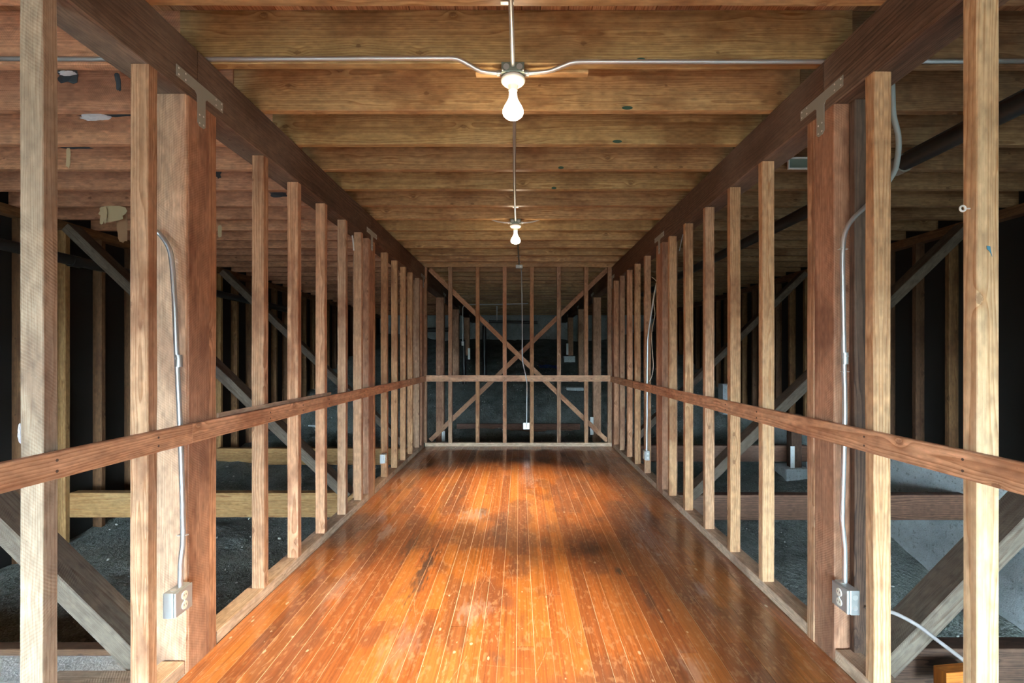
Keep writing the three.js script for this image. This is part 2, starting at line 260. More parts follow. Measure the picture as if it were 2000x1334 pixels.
function longWall(name, X, s, studs, posts) {   // s = -1 left wall, +1 right wall; timbers lie outward of X
  const w = group(name, STRUCT);
  const R = (a, b) => s < 0 ? [X - b, X - a] : [X + a, X + b];
  const frames = posts.map((p) => p[0]);
  // header beams, butted over the posts
  const cuts = [ZFRONT, ...posts.map((p) => (p[0] + p[1]) / 2), ZREAR - 0.1];
  for (let k = 0; k < cuts.length - 1; k++) sawn(w, 'header_beam', ...R(k % 2 ? 0 : 0.001, 0.15), YH + (k % 2 ? 0 : 0.003), YJ - 0.001, cuts[k] + 0.002, cuts[k + 1] - 0.002, M.header[k % 3], { wav: 0.002, ch: 0.004 });
  // bottom plate in lengths between posts
  let z = ZFRONT;
  for (const [a, b] of [...posts.filter((p) => p[0] < ZEND).map((p) => [p[0] - 0.01, p[1] + 0.06]), [ZEND + 0.05, 0]]) { if (a - z > 0.1) sawn(w, 'bottom_plate', ...R(0.001, 0.098), 0.0, 0.058, z, a, M.plate, { wav: 0.001 }); z = b; }
  for (const st of studs) { const [zs, mat, o = {}] = st; sawn(w, 'stud', ...R(0, SW), 0.059, YH - 0.001, zs, zs + ST, mat ?? M.stud, { wav: 0.0018, bow: rr(-0.004, 0.004), ...o }); }
  posts.forEach(([a, b, y0, m], k) => {
    const behind = a > ZEND;
    sawn(w, 'post', ...R(0.002, 0.15), y0, YH - 0.001, a, b, m ?? M.post, { wav: 0.002, ch: 0.004 });
    if (!behind && a < 6.5) sawn(w, 'trimmer_stud', ...R(0, SW), -0.001, YH - 0.001, b + 0.001, b + 0.053, M.stud, { wav: 0.002 });
    tStrap(w, X - s * 0.0005, (a + b) / 2 + 0.02, -s);
  });
  return w;
}
const LZ = [1.397, 1.796, 2.613, 3.012, 3.428, 3.838, 4.224, 5.043, 5.455, 5.855, 6.24, 6.672];
const RZ = [1.43, 1.844, 2.69, 3.10, 3.515, 3.944, 4.358, 5.21, 5.65, 6.05, 6.49, 6.90];
const near = [-3.7, -3.2, -2.4, -2.0, -1.55, -1.15, -0.75, -0.1, 0.3, 0.72];
const leftMats = [M.studGrey, M.stud[0], M.stud[0], M.stud[2], M.stud[2], M.stud[1], M.stud[0], M.stud[4]];
const rightMats = [M.studGold[0], M.studGold[1], M.studGold[1], M.stud[4], M.stud[0], M.stud[4], M.stud[4], M.stud[0]];
const farPosts = [[8.85, 9.0, -0.25], [11.05, 11.2, 0.75], [13.4, 13.55, 1.38]];
const wallLeft = longWall('wall_left', XL, -1, [...near.map((z) => [z]), ...LZ.map((z, i) => [z, leftMats[i]])], [[-0.42 - 0.02, -0.29, 0.0], [2.0, 2.147, -0.001, M.postPale[0]], [4.43, 4.575, -0.001], [6.86, 7.0, -0.001], ...farPosts]);
const wallRight = longWall('wall_right', XR, 1, [...near.map((z) => [z + 0.04]), ...RZ.map((z, i) => [z, rightMats[i], i ? {} : { bow: 0, wav: 0.0008 }])], [[-0.42 - 0.02, -0.29, 0.0], [2.08, 2.22, -0.001], [4.58, 4.72, -0.001], [6.96, 7.06, -0.001], ...farPosts]);
sawn(wallRight, 'dark_strip', XR + 0.066, XR + 0.175, -0.2, YH - 0.002, 2.045, 2.078, M.postDark, { wav: 0.002 }).userData.label = 'dark rough strip behind the conduit';  // dark upright strip over the outer part of the right post
sawn(wallLeft, 'inner_post_face', XL - 0.052, XL - 0.0005, -0.0005, YH - 0.002, 2.012, 2.1475, M.post[1], { wav: 0.0008 }).position.x += 0.003;

// ------------------------------------------------------------------ end stud wall with crossed braces
const wallBack = group('wall_back', STRUCT);
const px = (p, Z) => (p - 1014) * Z / FOCAL, py = (p, Z) => EYE - (p - 697) * Z / FOCAL;
sawn(wallBack, 'bottom_plate', XL, XR, 0, 0.054, ZEND, ZEND + 0.07, M.plate);
for (const p of [829.5, 879.2, 932.7, 985.6, 1038.8, 1091.7, 1145.2, 1191]) sawn(wallBack, 'stud', px(p, ZEND) - 0.029, px(p, ZEND) + 0.029, 0.055, YJ - 0.001, ZEND, ZEND + 0.06, M.stud, { wav: 0.0015 });
function slanted(parent, name, p0, p1, wide, deep, mat, opt = {}) {       // timber from p0 to p1, "wide" in the plane of the slope, "deep" along z
  const d = p1.clone().sub(p0), m = addMesh(parent, name, timberGeo(d.length(), wide, deep, 'x', opt), Array.isArray(mat) ? pick(mat) : mat, p0.clone().add(p1).multiplyScalar(0.5));
  m.rotation.z = Math.atan2(d.y, d.x); return m;
}
slanted(wallBack, 'cross_brace', V(-1.35, 2.66, ZEND + 0.082), V(1.33, 0.07, ZEND + 0.082), 0.068, 0.04, M.stud[0]);
slanted(wallBack, 'cross_brace', V(1.33, 2.66, ZEND + 0.125), V(-1.35, 0.07, ZEND + 0.125), 0.068, 0.04, M.stud[1]);

// ------------------------------------------------------------------ ground, foundation and outer walls
const lerpProfile = (P, z) => { for (let i = 1; i < P.length; i++) if (z < P[i][0]) { const t = (z - P[i - 1][0]) / (P[i][0] - P[i - 1][0]); return P[i - 1][1] + (P[i][1] - P[i - 1][1]) * t; } return P[P.length - 1][1]; };
const PL = [[-6, -0.75], [2.8, -0.55], [5, -0.52], [7.5, -0.42], [9.2, -0.27], [10, 0.2], [11.2, 0.68], [13.7, 1.33], [15.6, 1.9], [18, 2]];
const PR = [[-6, -1.35], [3, -1.25], [5, -0.95], [7.5, -0.52], [9.2, -0.27], [10, 0.2], [11.2, 0.68], [13.7, 1.33], [15.6, 1.9], [18, 2]];
const groundY = (x, z) => { const t = sstep(-0.5, 2.2, x), side = sstep(2.6, 4.3, Math.abs(x)) * sstep(4.5, 8, z); return lerpProfile(PL, z) * (1 - t) + lerpProfile(PR, z) * t + side * 0.25 + (fbm(x * 1.6 + 30, z * 1.6, 3) - 0.5) * 0.14 + (fbm(x * 7, z * 7, 3) - 0.5) * 0.06; };
{
  const nx = 90, nz = 190, x0 = OUTL - 0.2, x1 = OUTR + 0.2, z0 = ZFRONT - 0.1, z1 = ZREAR + 0.2, pos = [], uv = [], idx = [];
  for (let j = 0; j <= nz; j++) for (let i = 0; i <= nx; i++) { const x = x0 + (x1 - x0) * i / nx, z = z0 + (z1 - z0) * j / nz; pos.push(x, groundY(x, z), -z); uv.push(x / 1.3, z / 1.3); if (i && j) { const a = j * (nx + 1) + i; idx.push(a - nx - 2, a - nx - 1, a, a - nx - 2, a, a - 1); } }
  const g = new THREE.BufferGeometry(); g.setAttribute('position', new THREE.Float32BufferAttribute(pos, 3)); g.setAttribute('uv', new THREE.Float32BufferAttribute(uv, 2)); g.setIndex(idx); g.computeVertexNormals();
  const ground = addMesh(scene, 'floor_soil', g, mSoil); ground.userData = { kind: 'structure', label: 'bare dark crawl-space soil rising toward the back' };
  const st = new THREE.InstancedMesh(new THREE.IcosahedronGeometry(1, 0), plain(0.36, 0.37, 0.35, 0.9), 2600), m = new THREE.Matrix4(), q = new THREE.Quaternion(), c = new THREE.Color();
  for (let i = 0; i < 2600; i++) { const left = rnd() < 0.5, x = rnd() < 0.35 ? rr(-1.5, 1.5) : left ? rr(-4.4, -1.6) : rr(1.6, 4.2), z = Math.abs(x) < 1.5 ? rr(9, 13) : rr(1.5, 12), s = 0.004 + 0.014 * Math.pow(rnd(), 4); q.setFromEuler(new THREE.Euler(rr(0, 6), rr(0, 6), rr(0, 6))); m.compose(V(x, groundY(x, z) + s * 0.3, z), q, new THREE.Vector3(s * rr(0.8, 1.6), s * 0.7, s)); st.setMatrixAt(i, m); const v = rr(0.25, 1.5); st.setColorAt(i, c.setRGB(v, v, v * 0.97)); }
  st.name = 'gravel'; st.userData = { kind: 'stuff', label: 'small pale stones scattered over the dark soil', category: 'gravel' }; st.castShadow = st.receiveShadow = true; scene.add(st);
}
const wallOuterLeft = group('wall_outer_left', STRUCT), wallOuterRight = group('wall_outer_right', STRUCT);
block(wallOuterLeft, 'black_sheathing', OUTL - 0.2, OUTL - 0.1, -0.8, YJ + 0.3, ZFRONT - 0.1, ZREAR + 0.2, mPaper);
block(wallOuterRight, 'black_sheathing', OUTR + 0.1, OUTR + 0.2, 0.3, YJ + 0.3, ZFRONT - 0.1, ZREAR + 0.2, mPaper);
sawn(wallOuterLeft, 'top_plate', OUTL - 0.099, OUTL, YJ - 0.09, YJ - 0.002, ZFRONT, ZREAR, M.outer);
sawn(wallOuterRight, 'top_plate', OUTR, OUTR + 0.099, YJ - 0.09, YJ - 0.002, ZFRONT, ZREAR, M.outer);
for (let k = -19; k < 27; k++) { const z = 4.28 + 0.407 * k; sawn(wallOuterLeft, 'stud', OUTL - 0.099, OUTL, Math.max(-0.6, groundY(OUTL, z)) - 0.05, YJ - 0.091, z, z + 0.048, k % 6 === 1 ? M.girderYellow : M.outer); sawn(wallOuterRight, 'stud', OUTR, OUTR + 0.099, Math.max(0.36, groundY(OUTR, z) - 0.05), YJ - 0.091, z + 0.15, z + 0.198, M.outer); }
{
  const g = new THREE.PlaneGeometry(ZREAR - ZFRONT, 2.2, 60, 8), p = g.attributes.position; 
  const fw = block(wallOuterRight, 'foundation_wall', OUTR - 0.03, OUTR + 0.1, -1.7, 0.34, ZFRONT, ZREAR, mConcrete, 0.012); fw.userData.label = 'grey concrete foundation wall';
  sawn(wallOuterRight, 'sill_plate', OUTR - 0.02, OUTR + 0.099, 0.341, 0.38, ZFRONT, ZREAR, M.outer);
}
const wallRear = group('wall_rear', STRUCT);
block(wallRear, 'concrete_wall', OUTL - 0.2, OUTR + 0.2, 0.8, YJ + 0.3, ZREAR, ZREAR + 0.2, mConcrete, 0.01);
// unseen added wall behind the camera: low lintel keeps skylight off upper studs
const unseenWallFront = group('unseen_wall_front', STRUCT);
const LINTEL = EYE + 0.27;
block(unseenWallFront, 'upper_wall', OUTL - 0.2, -1.45, LINTEL + 0.45, YJ + 0.34, ZFRONT - 0.25, ZFRONT - 0.1, plain(0.35, 0.22, 0.13, 0.85), 0.004);
block(unseenWallFront, 'upper_wall', -1.449, OUTR + 0.2, LINTEL, YJ + 0.34, ZFRONT - 0.25, ZFRONT - 0.1, plain(0.35, 0.22, 0.13, 0.85), 0.004);
for (const [a, b] of [[OUTL - 0.2, -4.0], [-1.66, -1.44], [1.42, 1.64], [4.0, OUTR + 0.2]]) block(unseenWallFront, 'pier', a, b, -1.6, LINTEL + (b < -1 ? 0.45 : 0), ZFRONT - 0.25, ZFRONT - 0.1, plain(0.35, 0.22, 0.13, 0.85), 0.004);
block(unseenWallFront, 'threshold', OUTL - 0.2, OUTR + 0.2, -1.7, -0.42, ZFRONT - 0.25, ZFRONT - 0.1, mConcrete, 0.004);
const unseenGround = block(scene, 'floor_unseen_ground', -500, 500, -0.7, -0.42, -600, ZFRONT - 0.25, mUnseenGround, 0.01); unseenGround.userData = { kind: 'structure', label: 'unseen dark ground added outside the openings to hold back low sky and bounce light' };  // unseen ground, made wide and dark to block low sky and bounce

// concrete strip, sill and blocks beside the left wall
const strip = block(scene, 'concrete_footing', -4.36, -1.60, -0.75, -0.37, ZFRONT, 2.78, mConcreteWhite, 0.015); tag(strip, 'white concrete footing at the bottom left behind the grey brace', 'footing');  // unseen run toward the front added to bounce skylight onto left joists
tag(sawn(scene, 'sill_board', -4.36, -1.62, -0.369, -0.332, 2.70, 2.77, M.outer[2]), 'dark sill board lying on the white concrete footing', 'board');

// ------------------------------------------------------------------ girders and diagonal braces
const girder = (x0, x1, z, mat, label, top = -0.002) => tag(sawn(scene, 'floor_girder', x0, x1, top - 0.245, top, z, z + 0.1, mat, { wav: 0.002, ch: 0.004 }), label, 'beam');
girder(-4.49, -1.57, 4.72, M.girderYellow, 'yellow-brown girder on the left, the nearer and lower of two', -0.02);
girder(-4.49, -1.57, 7.02, M.girderYellow, 'yellow-brown girder on the left, the farther and upper of two', -0.02);
girder(1.55, 4.36, 4.6, M.girderDark, 'dark stained girder on the right in front of the foundation wall', -0.005);
girder(1.55, 4.36, 7.15, M.girderDark, 'dark girder on the right seen low through the far studs');
girder(-1.25, 1.22, 9.45, M.girderDark, 'dark reddish girder low behind the crossed end wall');
girder(1.55, 4.36, 2.28, M.postDark, 'dark girder along the bottom edge at lower right', -0.07);
tag(sawn(scene, 'floor_girder', -2.03, -1.57, -0.24, -0.045, 2.0, 2.09, M.plate), 'short flat timber at the foot of the near left brace', 'beam');
const brace = (s, x0, y0, x1, y1, z, label, m) => tag(slanted(scene, 'diagonal_brace', V(s * x0, y0, z + 0.075), V(s * x1, y1, z + 0.075), 0.088, 0.15, m ?? M.brace[0], { wav: 0.002, ch: 0.004 }), label, 'brace');
brace(-1, 1.66, -0.08, 4.34, 2.56, 2.1, 'big dusty grey diagonal brace at lower left, nearest the camera');
brace(-1, 1.64, 0.0, 4.33, 2.58, 4.5, 'grey diagonal brace behind the left studs, the second one back', M.brace[1]);
brace(-1, 1.64, 0.02, 4.33, 2.58, 6.86, 'grey diagonal brace far behind the left studs, the third one back', M.brace[1]);
brace(1, 1.64, -0.06, 4.22, 2.58, 2.1, 'big dusty grey diagonal brace at lower right, nearest the camera');
brace(1, 1.62, 0.02, 4.25, 2.58, 4.44, 'grey diagonal brace behind the right studs, the second one back', M.brace[1]);
brace(1, 1.62, 0.02, 4.25, 2.58, 6.98, 'grey diagonal brace far behind the right studs, the third one back', M.brace[1]);
tag(sawn(scene, 'timber_offcut', 1.92, 2.13, -0.19, -0.085, 2.14, 2.2, M.orange, { axis: 'x' }), 'bright orange timber offcut at the lower right corner', 'offcut').rotation.y = 0.12;

// ------------------------------------------------------------------ hand rails
const railL = tag(group('hand_rail', {}, null), 'reddish wooden rail along the left studs', 'rail');
sawn(railL, 'rail_board', XL + 0.001, XL + 0.024, 0.973, 1.055, ZFRONT + 0.1, 2.005, M.rail);
sawn(railL, 'rail_board', XL + 0.001, XL + 0.024, 0.974, 1.056, 2.007, ZEND - 0.003, M.rail);
sawn(railL, 'splice_strip', XL + 0.001, XL + 0.010, 1.057, 1.078, 2.2, 3.52, M.plate);
const nailG = new THREE.CylinderGeometry(0.0045, 0.0045, 0.002, 10).rotateZ(Math.PI / 2), mNailDark = plain(0.12, 0.08, 0.06, 0.6, 0.4);
for (const z of [...LZ]) for (const y of [0.997, 1.03]) addMesh(railL, 'nail', nailG, mNailDark, V(XL + 0.0242, y, z + 0.02));
const railR = tag(group('hand_rail', {}, null), 'reddish wooden rail along the right studs', 'rail');
sawn(railR, 'rail_board', XR - 0.024, XR - 0.001, 0.966, 1.052, ZFRONT + 0.1, ZEND - 0.003, M.rail);
for (const z of [...RZ]) for (const y of [0.99, 1.025]) addMesh(railR, 'nail', nailG, mNailDark, V(XR - 0.0242, y, z + 0.02));
const railB = tag(group('hand_rail', {}, null), 'pale horizontal rail across the end wall', 'rail');
sawn(railB, 'rail_board', XL + 0.026, XR - 0.026, 0.972, 1.066, ZEND - 0.025, ZEND - 0.001, timber(tFir, [[1.1, 1.0, 0.92]], 0.55, 0.0006));
for (const p of [879.2, 932.7, 985.6, 1038.8, 1091.7, 1145.2]) for (const y of [0.995, 1.04]) addMesh(railB, 'nail', new THREE.CylinderGeometry(0.0045, 0.0045, 0.002, 8).rotateX(Math.PI / 2), mNailDark, V(px(p, ZEND), y, ZEND - 0.0255));

// ------------------------------------------------------------------ ceiling lamps: box, porcelain lampholder, reflector bulb
const mBulb = new THREE.MeshStandardMaterial({ color: 0xffffff, emissive: new THREE.Color().setRGB(1, 0.9, 0.72), emissiveIntensity: 4, roughness: 0.3 });
function ceilingLamp(x, z, label, lean = 0, sleeves = true) {
  const g = tag(group('ceiling_lamp', {}, V(x, YJ - 0.003, z)), label, 'lamp', 'bare reflector bulbs under the joists');
  const bx = addMesh(g, 'junction_box', bevelBox(0.105, 0.048, 0.105, 0.006), mBoxGreen, new THREE.Vector3(0, -0.026, 0));
  for (const k of [-1, 1]) { addMesh(bx, 'knockout', new THREE.CylinderGeometry(0.014, 0.014, 0.003, 18).rotateX(Math.PI / 2), mBoxSteel, new THREE.Vector3(k * 0.03, 0, 0.053)); addMesh(bx, 'screw', new THREE.SphereGeometry(0.0045, 8, 6), mNail, new THREE.Vector3(k * 0.047, -0.016, 0.053)); }
  const prof = [[0.0, 0], [0.056, 0], [0.0575, -0.006], [0.056, -0.014], [0.046, -0.024], [0.028, -0.031], [0.022, -0.036], [0.0205, -0.056], [0.018, -0.058], [0, -0.058]].map((p) => new THREE.Vector2(...p));
  addMesh(g, 'lamp_holder', new THREE.LatheGeometry(prof.reverse(), 40), mPorcelain, new THREE.Vector3(0, -0.0505, 0));
  const bp = [[0, -0.128], [0.018, -0.127], [0.034, -0.122], [0.045, -0.112], [0.0495, -0.100], [0.048, -0.088], [0.041, -0.072], [0.031, -0.055], [0.0225, -0.038], [0.019, -0.024], [0.0185, -0.008], [0.014, 0], [0, 0]].map((p) => new THREE.Vector2(...p));
  addMesh(g, 'bulb', new THREE.LatheGeometry(bp, 36), mBulb, new THREE.Vector3(0, -0.1086, 0));
  if (sleeves) for (const k of [-1, 1]) addMesh(g, 'connector', new THREE.CylinderGeometry(0.0135, 0.0135, 0.022, 14).rotateZ(Math.PI / 2), mBoxSteel, new THREE.Vector3(k * 0.063, -0.026, 0.0));
  const s = new THREE.SpotLight(BULB.color, BULB.spot, 0, BULB.cone, 1, 2); s.position.set(0, -0.205, 0); s.target.position.set(lean, -2.687, 0); s.castShadow = true; s.shadow.radius = 2; g.add(s, s.target);
  const p = new THREE.PointLight(BULB.color, BULB.spill, 0, 2); p.position.set(0, -0.19, 0); p.castShadow = true; p.shadow.radius = 2.2; g.add(p);
  return g;
}
const Z1 = zj(0) + 0.023, Z2 = zj(6) + 0.023, Z0 = zj(-6) + 0.023;
ceilingLamp(px(1002, Z1), Z1, 'glowing reflector bulb nearest the camera, in a white lampholder', -0.42);
ceilingLamp(px(1007, Z2), Z2, 'glowing reflector bulb farther back, half way down the room', -0.12);
ceilingLamp(-0.02, Z0, 'reflector bulb above and behind the viewpoint');
ceilingLamp(-0.02, zj(-12) + 0.023, 'reflector bulb farthest behind the viewpoint');

// ------------------------------------------------------------------ conduits
const CR = 0.0098;
function conduit(name, pts, r, mat, label, cat = 'conduit', tension = 0.35, seg = 60) { const o = tag(group(name, {}, pts[0].clone()), label, cat); addMesh(o, 'tube', tube(pts.map((p) => p.clone().sub(pts[0])), r, seg, 12, tension), mat); return o; }
function coupling(o, at, dir, r = 0.0135, len = 0.05) { const c = addMesh(o, 'coupling', new THREE.CylinderGeometry(r, r, len, 16), mBoxSteel, at.clone().sub(o.position)); c.quaternion.setFromUnitVectors(new THREE.Vector3(0, 1, 0), dir.clone().normalize()); const k = addMesh(o, 'set_screw', new THREE.CylinderGeometry(0.004, 0.004, 0.008, 8).rotateX(Math.PI / 2), mNail, at.clone().sub(o.position).add(new THREE.Vector3(0, 0.01, r + 0.002))); return c; }
function clip(o, at, sx = 0.03) { return addMesh(o, 'clip', bevelBox(sx, 0.004, 0.016, 0.001), mNail, at.clone().sub(o.position)); }
const yc = YJ - 0.012, xc1 = px(1002, Z1), xc2 = px(1007, Z2);
const cA = conduit('ceiling_conduit', [V(-0.03, yc, Z0 + 0.07), V(-0.035, yc, 0.5), V(-0.032, yc, 1.6), V(xc1, yc - 0.012, Z1 - 0.055)], CR, mSteel, 'steel conduit along the ceiling from the top edge to the near lamp'); clip(cA, V(-0.045, yc + 0.004, zj(-1) + 0.02), 0.05);
const cB = conduit('ceiling_conduit', [V(xc1, yc - 0.012, Z1 + 0.055), V(-0.025, yc, Z1 + 0.3), V(-0.035, yc, 3.4), V(-0.037, yc, 4.2), V(xc2, yc - 0.012, Z2 - 0.055)], CR, mSteel, 'steel conduit along the ceiling between the two lamps'); clip(cB, V(-0.032, yc + 0.003, zj(5) + 0.02), 0.05);
const cC = conduit('ceiling_conduit', [V(xc2, yc - 0.012, Z2 + 0.055), V(-0.02, yc, 5.2), V(-0.01, yc, 6.0), V(0.0, yc, 6.82)], CR, mBoxGreen, 'dull conduit along the ceiling beyond the far lamp'); clip(cC, V(-0.005, yc, zj(10) + 0.02), 0.06); clip(cC, V(-0.005, yc, zj(11) + 0.02), 0.06);
const zJ = zj(0) - CR - 0.001;
const cL = conduit('cross_conduit', [V(xc1 - 0.065, YJ - 0.029, Z1), V(xc1 - 0.15, YJ - 0.024, Z1 - 0.01), V(xc1 - 0.25, YJ + 0.016, zJ), V(xc1 - 0.34, YJ + 0.020, zJ), V(-0.9, YJ + 0.018, zJ), V(-1.5, YJ + 0.016, zJ), V(-3.2, YJ + 0.02, zJ)], CR, mSteel, 'steel conduit across the near joist to the left of the lamp', 'conduit', 0.3, 110); clip(cL, V(-0.31, YJ + 0.02, zJ), 0.006);
const cR = conduit('cross_conduit', [V(xc1 + 0.065, YJ - 0.029, Z1), V(xc1 + 0.17, YJ - 0.024, Z1 - 0.01), V(xc1 + 0.27, YJ + 0.000, zJ), V(xc1 + 0.36, YJ + 0.004, zJ), V(0.9, YJ + 0.004, zJ), V(1.5, YJ + 0.005, zJ), V(3.2, YJ + 0.01, zJ)], CR, mSteel, 'steel conduit across the near joist to the right of the lamp', 'conduit', 0.3, 110); clip(cR, V(0.33, YJ + 0.005, zJ), 0.006); clip(cR, V(1.34, YJ + 0.005, zJ), 0.006);
for (const s of [-1, 1]) conduit('flexible_conduit', [V(xc2 + s * 0.065, YJ - 0.029, Z2), V(xc2 + s * 0.12, YJ - 0.024, Z2 + 0.01), V(xc2 + s * 0.19, YJ - 0.004, Z2 + 0.035), V(xc2 + s * 0.28, YJ + 0.03, Z2 + 0.035)], 0.0085, mSteel, s < 0 ? 'short flexible conduit curving left from the far lamp' : 'short flexible conduit curving right from the far lamp');

// outlet boxes
function outlet(label, faceDir, p, w = 0.1, h = 0.1, d = 0.042) {   // faceDir: turn about y so that local +z is the face
  const g = tag(group('outlet_box', {}, p), label, 'outlet'); g.rotation.y = faceDir;
  addMesh(g, 'body', bevelBox(w, h, d, 0.005), mBoxSteel, new THREE.Vector3(0, 0, -d / 2));
  const c = addMesh(g, 'cover', bevelBox(w * 0.98, h * 0.98, 0.010, 0.004), mBoxSteel, new THREE.Vector3(0, 0, 0.0055));
  for (const y of [0.02, -0.02]) { const f = addMesh(c, 'socket', new THREE.CylinderGeometry(0.0165, 0.0165, 0.004, 22).rotateX(Math.PI / 2), mCream, new THREE.Vector3(0, y, 0.006)); for (const x of [-0.006, 0.006]) addMesh(c, 'slot', new THREE.BoxGeometry(0.0022, 0.008, 0.001), mNailDark, new THREE.Vector3(x, y + 0.002, 0.0083)); }
  addMesh(c, 'screw', new THREE.SphereGeometry(0.003, 8, 5), mNail, new THREE.Vector3(0, 0, 0.006));
  for (const [x, y] of [[-0.02, h / 2], [0.02, -h / 2]]) addMesh(g, 'knockout', new THREE.CylinderGeometry(0.011, 0.011, 0.002, 16), mNail, new THREE.Vector3(x, y, -d / 2));
  for (const y of [-0.022, 0.022]) addMesh(g, 'side_knockout', new THREE.CylinderGeometry(0.011, 0.011, 0.002, 16).rotateZ(Math.PI / 2), mNail, new THREE.Vector3(w / 2, y, -d / 2));
  return g;
}
outlet('metal outlet box with two cream sockets low on the near left post', Math.PI / 2, V(XL + 0.036, EYE - 0.99, 1.925));
outlet('metal outlet box with two cream sockets low on the near right post', -Math.PI / 2, V(XR - 0.025, EYE - 1.012, 1.992));
outlet('white outlet box on the end wall between the middle studs', 0, V(px(1028, ZEND), py(832, ZEND), ZEND - 0.0), 0.1, 0.1);
outlet('small outlet box low on the right wall at the far conduit', -Math.PI / 2, V(XR - 0.02, py(887, 5.18), 5.14));
outlet('small outlet box low on the left wall seen past the far post', Math.PI / 2, V(XL + 0.03, py(895, 4.86), 4.86), 0.085, 0.09);
// left conduit down the post
{
  const Z = 1.965, q = (a, b, z = Z) => V(px(a, z), py(b, z), z);
  const o = conduit('wall_conduit', [q(285, 442, 1.93), q(308, 454), q(326, 476), q(335, 505), q(340, 570), q(345, 690), q(350, 800), q(354, 900), q(357, 1010), q(357, 1060, 1.955), q(353, 1100, 1.94), q(352, 1146, 1.935)], CR, mSteel, 'steel conduit bent down the front of the near left post', 'conduit', 0.5, 120);
  coupling(o, q(349, 705), new THREE.Vector3(0.03, -1, 0)); clip(o, q(357, 1045), 0.04);
}
{
  const Z = 2.02, q = (a, b, z = Z) => V(px(a, z), py(b, z), z);
  const o = conduit('wall_conduit', [q(1735, 355, 2.0), q(1692, 402), q(1668, 425), q(1652, 450), q(1646, 485), q(1646, 560), q(1648, 690), q(1650, 800), q(1648, 900), q(1645, 1010), q(1647, 1040), q(1650, 1080), q(1650, 1142)], CR, mSteel, 'steel conduit bent down the front of the near right post', 'conduit', 0.5, 120);
  coupling(o, q(1650, 700), new THREE.Vector3(0, -1, 0)); clip(o, q(1646, 487), 0.035); clip(o, q(1650, 726), 0.03);
  const f = (a, b, z) => V(px(a, z), py(b, z), z);
  conduit('flexible_conduit', [f(1741, 130, 2.0), f(1743, 180, 2.0), f(1745, 225, 2.0), f(1754, 262, 2.0), f(1755, 290, 2.0), f(1749, 330, 2.0), f(1735, 355, 2.0)], 0.0105, mGreyFlex, 'grey flexible conduit bulging out behind the near right stud');
}
// far right conduit with a coil of wire, end wall conduit
{
  const Z = 5.12, q = (a, b, z = Z) => V(px(a, z), py(b, z), z);
  conduit('wall_conduit', [q(1283, 556), q(1278, 575), q(1271, 620), q(1265, 668), q(1264, 760), q(1263, 882)], 0.0095, mSteel, 'bright thin conduit on the far right studs, bent at the top');
  const w = [[1273, 541], [1281, 548], [1290, 562], [1295, 556], [1292, 546], [1284, 550], [1283, 562], [1290, 578], [1292, 570], [1286, 548], [1280, 560], [1277, 590], [1279, 615], [1273, 650], [1274, 685], [1276, 715], [1273, 735], [1268, 745]].map(([a, b], i) => q(a, b, 5.08 + (i % 3) * 0.008));
  const o = conduit('loose_wire', w, 0.0032, mCream, 'thin cream wire coiled at the top and hanging on the far right studs', 'wire', 0.5, 160);
  const E = ZEND - 0.012, e = (a, b, z = E) => V(px(a, z), py(b, z), z);
  conduit('wall_conduit', [e(1015, 524), e(1018, 528), e(1019, 560), e(1020, 640), e(1020, 690), e(1022, 712), e(1027, 735, E - 0.03), e(1029, 750, E - 0.03), e(1029, 775), e(1028.5, 828)], 0.0085, mSteel, 'bright conduit running down the middle of the end wall', 'conduit', 0.5, 100);
  const b = tag(group('junction_box', {}, V(0.0, YJ - 0.04, 6.86)), 'small square metal box on the ceiling at the end wall', 'box');
  addMesh(b, 'body', bevelBox(0.1, 0.05, 0.06, 0.004), mBoxSteel); addMesh(b, 'knockout', new THREE.CylinderGeometry(0.012, 0.012, 0.003, 16).rotateX(Math.PI / 2), mNail, new THREE.Vector3(0.02, 0, 0.031));
}

// ------------------------------------------------------------------ drain pipes
const dl = conduit('drain_pipe', [V(-4.28, 2.30, 0.5), V(-4.28, 2.27, 4), V(-4.28, 2.22, 8), V(-4.28, 2.2, 9)], 0.05, mBlackPipe, 'black drain pipe running along the left outer wall', 'pipe');
addMesh(dl, 'coupling', new THREE.CylinderGeometry(0.056, 0.056, 0.1, 20).rotateX(Math.PI / 2), mBlackPipe, V(-4.28, 2.258, 4.55).sub(dl.position));
const dr = conduit('drain_pipe', [V(2.36, EYE + 1.19, -0.6), V(2.36, EYE + 1.19, 2.9), V(2.36, EYE + 1.19, 9)], 0.048, mBlackPipe, 'black drain pipe hung under the joists of the right bay', 'pipe');
addMesh(dr, 'hub', new THREE.CylinderGeometry(0.057, 0.057, 0.07, 20).rotateX(Math.PI / 2), plain(0.22, 0.20, 0.17, 0.7), V(2.36, EYE + 1.19, 2.93).sub(dr.position)).userData.label = 'grey clamp ring';
conduit('drain_pipe', [V(2.47, EYE + 1.28, 2.3), V(2.47, EYE + 1.27, 5), V(2.47, EYE + 1.26, 8)], 0.03, plain(0.10, 0.12, 0.13, 0.5), 'thinner grey pipe beside the black drain pipe on the right', 'pipe');
